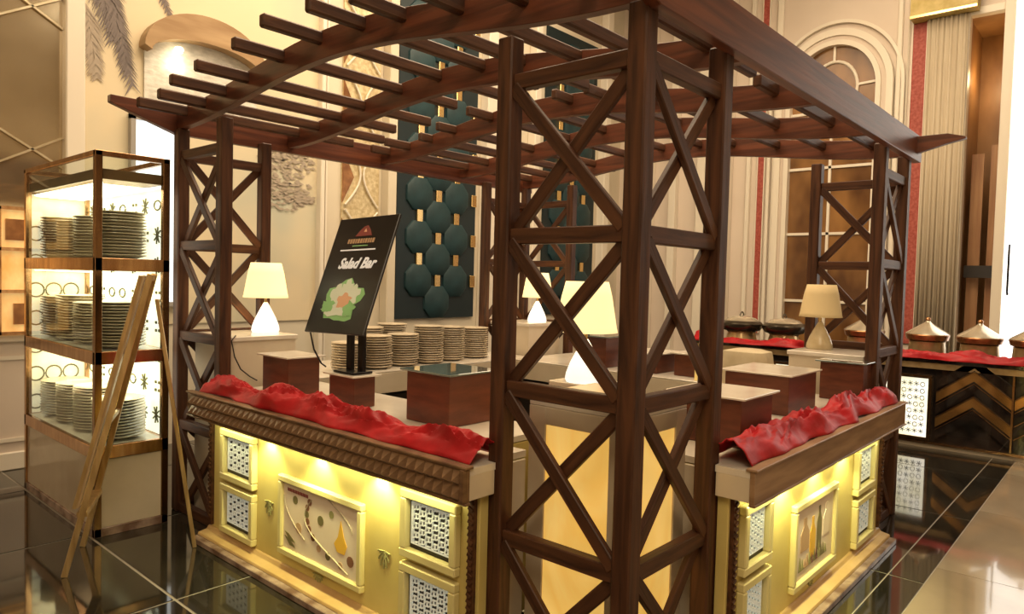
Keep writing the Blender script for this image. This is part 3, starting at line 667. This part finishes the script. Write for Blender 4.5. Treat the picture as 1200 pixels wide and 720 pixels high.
# ------------------------------------------------------------------ table lamps
def lamp(loc, label, lit=True, s=1.0):
    t = empty('table_lamp', loc, label, 'lamp', 'table lamps on the corner pedestals')
    bm_ = LBASE if lit else LBASED
    MB().lathe([(.001, 0), (.085*s, 0), (.092*s, .012*s), (.088*s, .04*s), (.07*s, .09*s), (.045*s, .14*s), (.024*s, .18*s), (.012*s, .2*s)], 28).build('base', bm_, t, True)
    MB().lathe([(.009*s, .2*s), (.009*s, .24*s)], 12).build('stem', BGOLD, t, True)
    sh = MB(); n_ = 36; prof = [(.148, .235), (.142, .26), (.118, .40), (.100, .47)]
    vs = []
    for r, z in prof:
        for i in range(n_): a = 2*PI*i/n_; vs.append((r*s*math.cos(a), r*s*math.sin(a), z*s))
    sh.add(vs, [(j*n_+i, j*n_+(i+1) % n_, (j+1)*n_+(i+1) % n_, (j+1)*n_+i) for j in range(3) for i in range(n_)])
    o = sh.build('lamp_shade', SHADE if lit else SHADED, t, True); md = o.modifiers.new('s', 'SOLIDIFY'); md.thickness = .003
    if lit: point('table_lamp_bulb', (loc[0], loc[1], loc[2]+.34*s), 3.2, (1, .75, .4), .04)
    return t
lamp((.67, .67, 1.11), 'lit table lamp with cream shade and white base, largest, seen through the nearest lattice tower')
lamp((.46, 3.19, 1.18), 'lit table lamp with cream shade and glowing white base, left of the menu board')
lamp((3.22, .44, 1.14), 'dim table lamp with tan shade and frosted base in the right lattice tower', False, .98)
lamp((3.20, 3.05, 1.18), 'lit table lamp in the farthest lattice tower, half hidden by near posts')
tr = tag(MB().box(-.13, .13, -.13, .13, 0, .012).build('lamp_tray', mat('tan_tray', (.5, .36, .2), .4), None, bevel=.003, at=(.48, .44, 1.11)), 'flat tan tray on the onyx pedestal in the nearest tower', 'tray')

# ------------------------------------------------------------------ plates
def plate_mesh(r, h, m, name):
    mb = MB(); n_ = 24
    mb.lathe([(r*.5, 0), (r*.62, .001), (r*.97, h*.72), (r, h*.86), (r*.985, h*.97), (r*.66, h*.45), (.001, h*.42)], n_)
    o = mb.build(name, m, None, True); me = o.data; bpy.data.objects.remove(o); return me
PM1 = plate_mesh(.125, .026, PLATE, 'plate'); PM2 = plate_mesh(.15, .026, PLATEH, 'plate')
ORD = ['top', 'second', 'third', 'fourth', 'fifth', 'sixth', 'seventh', 'eighth', 'ninth', 'tenth', 'eleventh', 'twelfth', 'thirteenth', 'fourteenth', 'fifteenth', 'sixteenth']
def stack(me, x, y, z, n_, pitch, label, group, jit=.004):
    for i in range(n_):
        o = bpy.data.objects.new('plate', me); C.objects.link(o)
        o.location = (x+random.uniform(-jit, jit), y+random.uniform(-jit, jit), z+i*pitch); o.rotation_euler = (0, 0, random.uniform(0, 6))
        k = n_-1-i
        tag(o, label[0]+(' plate on top of ' if k == 0 else ' plate, '+ORD[k]+' from top, ')+label[1], 'plate', group)
for x, y, n_, nm in ((1.02, 3.02, 11, 'short stack behind the farthest left riser'), (1.28, 3.04, 13, 'stack just left of the menu board legs'), (1.45, 3.36, 15, 'rear stack behind the menu board legs'), (1.56, 3.06, 13, 'stack just right of the menu board legs'),
                     (1.72, 3.40, 16, 'rear stack between two shorter stacks'), (1.83, 3.06, 16, 'tallest stack behind the largest riser'), (2.11, 3.10, 15, 'stack nearest the left tower post'), (2.42, 3.12, 14, 'stack hidden behind the nearest tower post')):
    stack(PM1, x, y, .886, n_, .0185, ('cream', nm), nm)

# ------------------------------------------------------------------ glass display cabinet
cb = empty('display_cabinet', (0, 0, 0), 'tall rose-gold framed glass cabinet of stacked plates at far left', 'display cabinet')
cx0, cx1, cy0, cy1, ch = -.575, -.155, 3.25, 4.65, 2.265
for x in (cx0, cx1):
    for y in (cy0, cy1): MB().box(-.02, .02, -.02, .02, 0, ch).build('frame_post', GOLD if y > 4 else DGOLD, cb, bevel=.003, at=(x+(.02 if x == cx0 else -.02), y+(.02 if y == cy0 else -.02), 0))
def ring(z0, z1, m, name):
    mb = MB().box(cx0, cx1, cy0, cy0+.03, z0, z1).box(cx0, cx1, cy1-.03, cy1, z0, z1).box(cx0, cx0+.03, cy0+.03, cy1-.03, z0, z1).box(cx1-.03, cx1, cy0+.03, cy1-.03, z0, z1)
    return mb.build(name, m, cb, bevel=.002)
ring(ch-.03, ch, GOLD, 'top_rail')
for k, z in enumerate((1.57, 1.02, .46)):
    ring(z, z+.075, GOLD, 'shelf_rail')
    MB().box(cx0+.03, cx1-.03, cy0+.03, cy1-.03, z+.05, z+.075).build('shelf', TOP, cb)
    MB().box(cx0+.035, cx1-.035, cy0+.031, cy0+.036, z+.01, z+.06).build('dark_inlay', DARK, cb)
MB().box(cx0+.03, cx1-.03, cy0+.03, cy1-.03, ch-.16, ch-.10).build('canopy_panel', noisy('bronze_canopy', (.16, .08, .04), (.3, .17, .08), (3, 3, 3), .3, .5), cb)
MB().box(cx0+.012, cx1-.012, cy0+.012, cy1-.012, .05, .455).build('base_panel', noisy('taupe_marble_panel', (.50, .41, .30), (.60, .50, .38), (3, 3, 3), .15), cb, bevel=.002)
ring(0, .05, PLINTH, 'plinth')
MB().box(cx0+.01, cx0+.014, cy0+.04, cy1-.04, .54, ch-.03).build('side_glass', GLASS, cb); MB().box(cx0+.04, cx1-.04, cy0+.01, cy0+.014, .54, ch-.03).build('front_glass', GLASS, cb)
# backlit pierced panels on the far side and end
pb = MB().box(cx1-.012, cx1-.004, cy0+.04, cy1-.04, .54, ch-.17).build('backlit_panel', BACKLIT, cb); pe = MB().box(cx0+.04, cx1-.04, cy1-.02, cy1-.012, .54, ch-.17).build('backlit_panel', BACKLIT2, cb)
rnd = random.Random(3)
mb = MB()
for sx in range(7):
    for sz in range(8):
        y = cy0+.1+sx*.19; z = .62+sz*.19
        q = rnd.random()
        if q < .35:
            [mb.bar((cx1-.016, y+.05, z+.04), (cx1-.016, y+.05+.055*math.cos(q_), z+.04+.055*math.sin(q_)), .006, .008, (1, 0, 0)) for q_ in [i*PI/4+.2 for i in range(8)]]
        elif q < .7:
            for a in (0, .05):
                for b in (0, .05): mb.box(cx1-.02, cx1-.012, y+a, y+a+.018, z+b, z+b+.018)
        else:
            mb.tube([(cx1-.016, y+.05+.05*math.cos(a), z+.04+.03*math.sin(a)) for a in [i*PI/8 for i in range(17)]], .0055, 4)
mb.build('pierced_pattern', mat('olive_pattern', (.12, .11, .05), .5), cb)['kind'] = 'stuff'
mb = MB()
for sz in range(7):
    for sx in range(3):
        x = cx0+.07+sx*.11; z = .62+sz*.2
        mb.tube([(x+.05*math.cos(a), cy1-.022, z+.05*math.sin(a)) for a in [i*PI/8 for i in range(17)]], .0055, 4)
mb.build('pierced_pattern', bpy.data.materials['olive_pattern'], cb)['kind'] = 'stuff'
for z in (2.09, 1.565, 1.015):
    MB().box(cx0+.05, cx0+.06, cy0+.06, cy1-.06, z-.008, z).build('led_strip', LED, cb)
    l = area('cabinet_light', ((cx0+cx1)/2, (cy0+cy1)/2, z-.012), ((cx0+cx1)/2, (cy0+cy1)/2, 0), .3, 1.3, 6.5, (1, .88, .55)); l.rotation_euler = (0, 0, 0)
for k, (z, n_, lev) in enumerate(((1.647, 15, 'top'), (1.097, 16, 'middle'), (.537, 15, 'bottom'))):
    for j, (y, wh) in enumerate(((3.47, 'nearest'), (3.81, 'second'), (4.15, 'third'), (4.48, 'farthest'))):
        nm = '%s stack on %s shelf of glass cabinet' % (wh, lev)
        stack(PM2, -.365, y, z, n_-(j+k) % 3, .0185, ('ivory', nm), nm, .003)

# ------------------------------------------------------------------ gold easel with sign board seen edge-on
EGOLD = noisy('antique_gold', (.50, .33, .14), (.72, .52, .26), (30, 30, 4), .3, .7)
es = empty('easel', (-.6, 2.9, 0), 'gold A-frame easel standing in front of the glass cabinet', 'easel')
def L_(p): return (p[0]+.6, p[1]-2.9, p[2])
A, B_, Cf = (-.865, 2.785, 0), (-.66, 3.17, 0), (-.226, 2.72, 0)
TA, TBp = (-.50, 2.66, 1.56), (-.36, 2.96, 1.56)
MB().bar(L_(A), L_(TA), .02, .03).build('leg', EGOLD, es, bevel=.003); MB().bar(L_(B_), L_(TBp), .02, .03).build('leg', EGOLD, es, bevel=.003)
MB().bar(L_((-.41, 2.80, 1.42)), L_(Cf), .016, .022).build('rear_leg', EGOLD, es, bevel=.003)
def lerp(p, q, t): return tuple(p[i]+(q[i]-p[i])*t for i in range(3))
MB().bar(L_(lerp(A, TA, .2)), L_(lerp(B_, TBp, .2)), .05, .025).build('ledge', EGOLD, es, bevel=.003); MB().bar(L_(lerp(A, TA, .985)), L_(lerp(B_, TBp, .985)), .02, .03).build('top_bar', EGOLD, es, bevel=.003)
MB().bar(L_(lerp(A, TA, .5)), L_(lerp(B_, TBp, .5)), .015, .02).build('cross_bar', EGOLD, es)
sb = empty('sign_board', (-.62, 2.86, .35), 'tall narrow gold framed board on the easel, seen almost edge-on', 'sign board')
def S_(p, o=(-.03, .016, 0)): return (p[0]+o[0]+.62, p[1]+o[1]-2.86, p[2]+o[2]-.35)
a0, b0, a1, b1 = lerp(A, TA, .22), lerp(B_, TBp, .22), lerp(A, TA, .99), lerp(B_, TBp, .99)
off = (-.020, .011, .003); off2 = (-.038, .021, .005)
def quadbox(name, q, o1_, o2_, m, par):
    vs = [S_(p, o1_) for p in q]+[S_(p, o2_) for p in q]
    return MB().add(vs, [(0, 1, 2, 3), (7, 6, 5, 4), (0, 4, 5, 1), (1, 5, 6, 2), (2, 6, 7, 3), (3, 7, 4, 0)]).build(name, m, par)
quadbox('board', [a0, b0, b1, a1], off, off2, noisy('tan_board_back', (.45, .30, .16), (.62, .46, .27), (3, 3, 3), .3), sb)
quadbox('printed_face', [lerp(a0, b0, .06), lerp(a0, b0, .94), lerp(a1, b1, .94), lerp(a1, b1, .06)], off2, (-.041, .0225, .005), BLACK, sb)
MB().bar(S_(a0, off2), S_(a1, off2), .018, .018).build('gold_edge', EGOLD, sb); MB().bar(S_(b0, off2), S_(b1, off2), .018, .018).build('gold_edge', EGOLD, sb)

# ------------------------------------------------------------------ black menu board
mbd = empty('menu_board', (.27, 1.93, 1.052), 'black tilted menu board reading Salad Bar on the small riser', 'menu board')
P0 = Vector((.20, 1.74, 1.262)); P1 = Vector((.46, 1.78, 1.916)); wdt = .54
zu = (P1-P0); zu.x = .25; zu.y = .02; hgt = zu.length; zu.normalize(); xu = Vector((0, -1, 0)); xu = (xu-zu*xu.dot(zu)).normalized(); nu_ = xu.cross(zu)   # xu: reading direction (towards -Y)
BM = Matrix((xu, zu, nu_)).transposed().to_4x4(); BM.translation = Vector((.325, 2.03, 1.588))
inv0 = Matrix.Translation((-.27, -1.93, -1.052))
bo = MB().box(-wdt/2, wdt/2, -hgt/2, hgt/2, -.012, .004).build('board', BLACK, mbd, bevel=.003); bo.matrix_local = inv0 @ BM
def on(x, y, zz=.0045): return inv0 @ BM @ Matrix.Translation((x, y, zz))
text('lettering', 'Salad Bar', WHITE, .088, on(.02, .06), mbd, .35, .003)
g = MB(); xx = -.125
while xx < .12:
    wv = random.uniform(.012, .02); g.box(xx, xx+wv, -.014, .014, 0, .001); xx += wv+.006
o = g.build('illegible_lettering', GTXT, mbd); o.matrix_local = on(0, .20)
g = MB().box(-.16, .16, -.004, .004, 0, .001); o = g.build('white_rule', WHITE, mbd); o.matrix_local = on(-.01, .145)
g = MB().box(-.07, .07, -.003, .003, 0, .001); o = g.build('green_rule', GRN1, mbd); o.matrix_local = on(0, .17)
g = MB().prism([(-.07, -.02), (-.04, .015), (-.01, .04), (.02, .045), (.05, .02), (.08, -.02)], 'z', 0, .001); o = g.build('emblem', MAR, mbd); o.matrix_local = on(0, .25)
g = MB().prism([(-.012, -.01), (0, .012), (.016, -.01)], 'z', 0, .0015); o = g.build('emblem_peak', GRN3, mbd); o.matrix_local = on(.01, .265)
rr = random.Random(11)
def blob(cx_, cy_, rx, ry, m, z, sp=0, name='painted_salad'):
    pts = []
    for i in range(22):
        a = 2*PI*i/22; k_ = 1+sp*rr.uniform(-1, 1)+(.16*math.sin(5*a) if sp else 0); pts.append(((cx_+rx*k_*math.cos(a))*1.3, (cy_+ry*k_*math.sin(a)+.12)*1.25-.16))
    o_ = MB().prism(pts, 'z', 0, .001).build(name, m, mbd); o_.matrix_local = on(0, 0, z)
blob(0, -.12, .125, .095, GRN1, .0047, .12); blob(-.045, -.10, .05, .055, GRN2, .0058, .2); blob(.055, -.09, .05, .04, GRN2, .0058, .2); blob(.01, -.07, .04, .05, GRN2, .0060, .2)
blob(.01, -.12, .045, .035, GRN3, .0070, .15); blob(-.02, -.165, .10, .03, GRN2, .0065, .2); blob(.06, -.16, .04, .03, GRN1, .0072, .2); blob(-.09, -.145, .04, .03, GRN1, .0072, .2)
for y, x in ((1.965, .28), (1.862, .28)): MB().box(x-.27-.012, x-.27+.012, y-1.93-.024, y-1.93+.024, 0, .36).build('leg', BLACKM, mbd, bevel=.003)
MB().box(-.07, .06, -.10, .08, 0, .012).build('foot_plate', BLACKM, mbd, bevel=.002)
o = MB().tube([(-.06, .33, .22), (-.03, .33, .1), (.0, .30, .02), (.02, .28, .0)], .005, 6).build('wire_prop', BLACKM, mbd)

# ------------------------------------------------------------------ far buffet along the right wall
fb = empty('buffet_counter', (6.0, 0, 0), 'long black marble buffet with gold chevron lines along the right wall', 'buffet counter')
MB().box(.03, .75, -2.6, 2.9, 0, .06).build('toe_kick', CREAM, fb); MB().box(.02, .78, -2.6, 2.9, .06, .86).build('body', BMAR, fb)
MB().box(-.03, .8, -2.62, 2.92, .86, .90).build('worktop', BMAR, fb, bevel=.004); MB().box(-.01, .05, -2.6, 2.9, .045, .07).build('gold_skirting', GOLD, fb)
MB().box(-.012, .02, -2.6, 2.9, .8, .86).build('apron', GOLDB, fb)
# chevron slats: alternating black and amber mirror strips with thin gold lines
def chev(y0, y1, z0, z1, up, offs, m, name, d):
    hw = (y1-y0)/2; ym = (y0+y1)/2; 
    MB().prism([(y0, offs), (ym, offs+up), (y1, offs), (y1, offs+d), (ym, offs+up+d), (y0, offs+d)], 'x', -.012, .02).build(name, m, fb)
y = .20
for rep in range(4):
    y1_ = y-.62
    for k in range(5):
        zz = .10+k*.125
        m = AMIR if ((k == 1 and rep == 0) or (k == 3 and rep < 2)) else BMAR
        if zz+.30 < .90: chev(y1_, y, 0, 0, .24, zz, m, 'chevron_slat', .09)
        if zz+.30 < .86: chev(y1_, y, 0, 0, .24, zz+.095, GOLD, 'chevron_line', .008)
    MB().box(-.016, .0, y1_-.012, y1_+.004, .08, .8).build('gold_upright', GOLD, fb)
    y = y1_-.02
for (a, b) in ((.27, .53), (.62, .88), (1.5, 1.8), (2.2, 2.5)):
    f_ = MB()
    for q in ((a-.03, a, .08, .73), (b, b+.03, .08, .73), (a, b, .70, .73), (a, b, .08, .11)): f_.box(-.03, .02, *q)
    so = f_.build('screen_frame', DGOLD, fb); MB().box(-.01, .02, a, b, .11, .70).build('backlit_screen', BACKLIT, so)
    mb = MB()
    for i in range(4):
        for j in range(8):
            yy = a+.03+i*(b-a-.04)/4; z_ = .14+j*.068; rd = random.random()
            if rd < .5: mb.tube([(-.014, yy+.022+.02*math.cos(t_), z_+.02+.022*math.sin(t_)) for t_ in [q*PI/5 for q in range(11)]], .0035, 4)
            else: [mb.bar((-.013, yy+.022, z_+.024), (-.013, yy+.022+.026*math.cos(q_), z_+.024+.026*math.sin(q_)), .005, .005, (1, 0, 0)) for q_ in [i*PI/3+.3 for i in range(6)]]
    mb.build('pierced_pattern', DARK, so)['kind'] = 'stuff'
def swag2(y0, y1, label):
    p = swag((5.99, y0), (5.99, y1), .17, .10, label, y0, z=.90); return p
swag2(-2.4, 2.8, 'long ruffled red cloth along the edge of the black marble buffet')
# chafing dishes
def chafer(y, label, x=6.34):
    t = empty('chafing_dish', (x, y, .902), label, 'chafing dish', 'conical lidded chafing dishes on the far buffet')
    MB().lathe([(.001, 0), (.17, 0), (.175, .01), (.165, .14), (.17, .15)], 20).build('burner_base', GOLDB, t, True)
    MB().lathe([(.15, .15), (.19, .165), (.205, .215), (.2, .225)], 28).build('pan', COPPER, t, True)
    MB().lathe([(.203, .225), (.18, .245), (.11, .29), (.045, .335), (.03, .345), (.02, .36)], 28).build('lid', LIDM, t, True)
    MB().lathe([(.001, .36), (.02, .362), (.028, .378), (.018, .395), (.001, .4)], 14).build('lid_knob', COPPER, t, True)
    return t
chafer(.37, 'conical lidded copper chafing dish nearest the right lattice tower'); chafer(-.09, 'conical lidded copper chafing dish in front of the amber opening'); chafer(-.53, 'conical lidded copper chafing dish cut by the right edge of the picture'); chafer(.98, 'conical lidded copper chafing dish seen inside the right lattice tower')
def pot(y, label, x=6.3):
    t = empty('serving_pot', (x, y, .902), label, 'pot', 'round dark lidded pots on the far buffet')
    MB().lathe([(.001, 0), (.15, 0), (.16, .02), (.14, .09), (.15, .1)], 20).build('stand', GOLDB, t, True)
    MB().lathe([(.14, .1), (.19, .115), (.215, .15), (.215, .18), (.19, .205), (.17, .21)], 28).build('pan', GREENP, t, True)
    MB().lathe([(.175, .208), (.14, .235), (.07, .255), (.02, .262)], 28).build('lid', LIDM, t, True)
    t.scale = (1.15, 1.15, 1.2)
    MB().tube([(-.05+.1*i/8, 0, .262+.035*math.sin(PI*i/8)) for i in range(9)], .007, 8).build('lid_handle', GREENP, t, True)

# lamp cord hanging from the left pedestal
tag(MB().tube([(.10, 2.90, 1.19), (.07, 2.895, 1.16), (.09, 2.893, 1.06), (.13, 2.892, .98), (.19, 2.892, .93), (.24, 2.892, .90)], .004, 6).build('power_cord', DARK), 'thin dark cord hanging down the front of the left pedestal', 'cord')
pot(2.36, 'round dark lidded pot on the far buffet, left of its twin'); pot(1.84, 'round dark lidded pot on the far buffet, right of its twin')
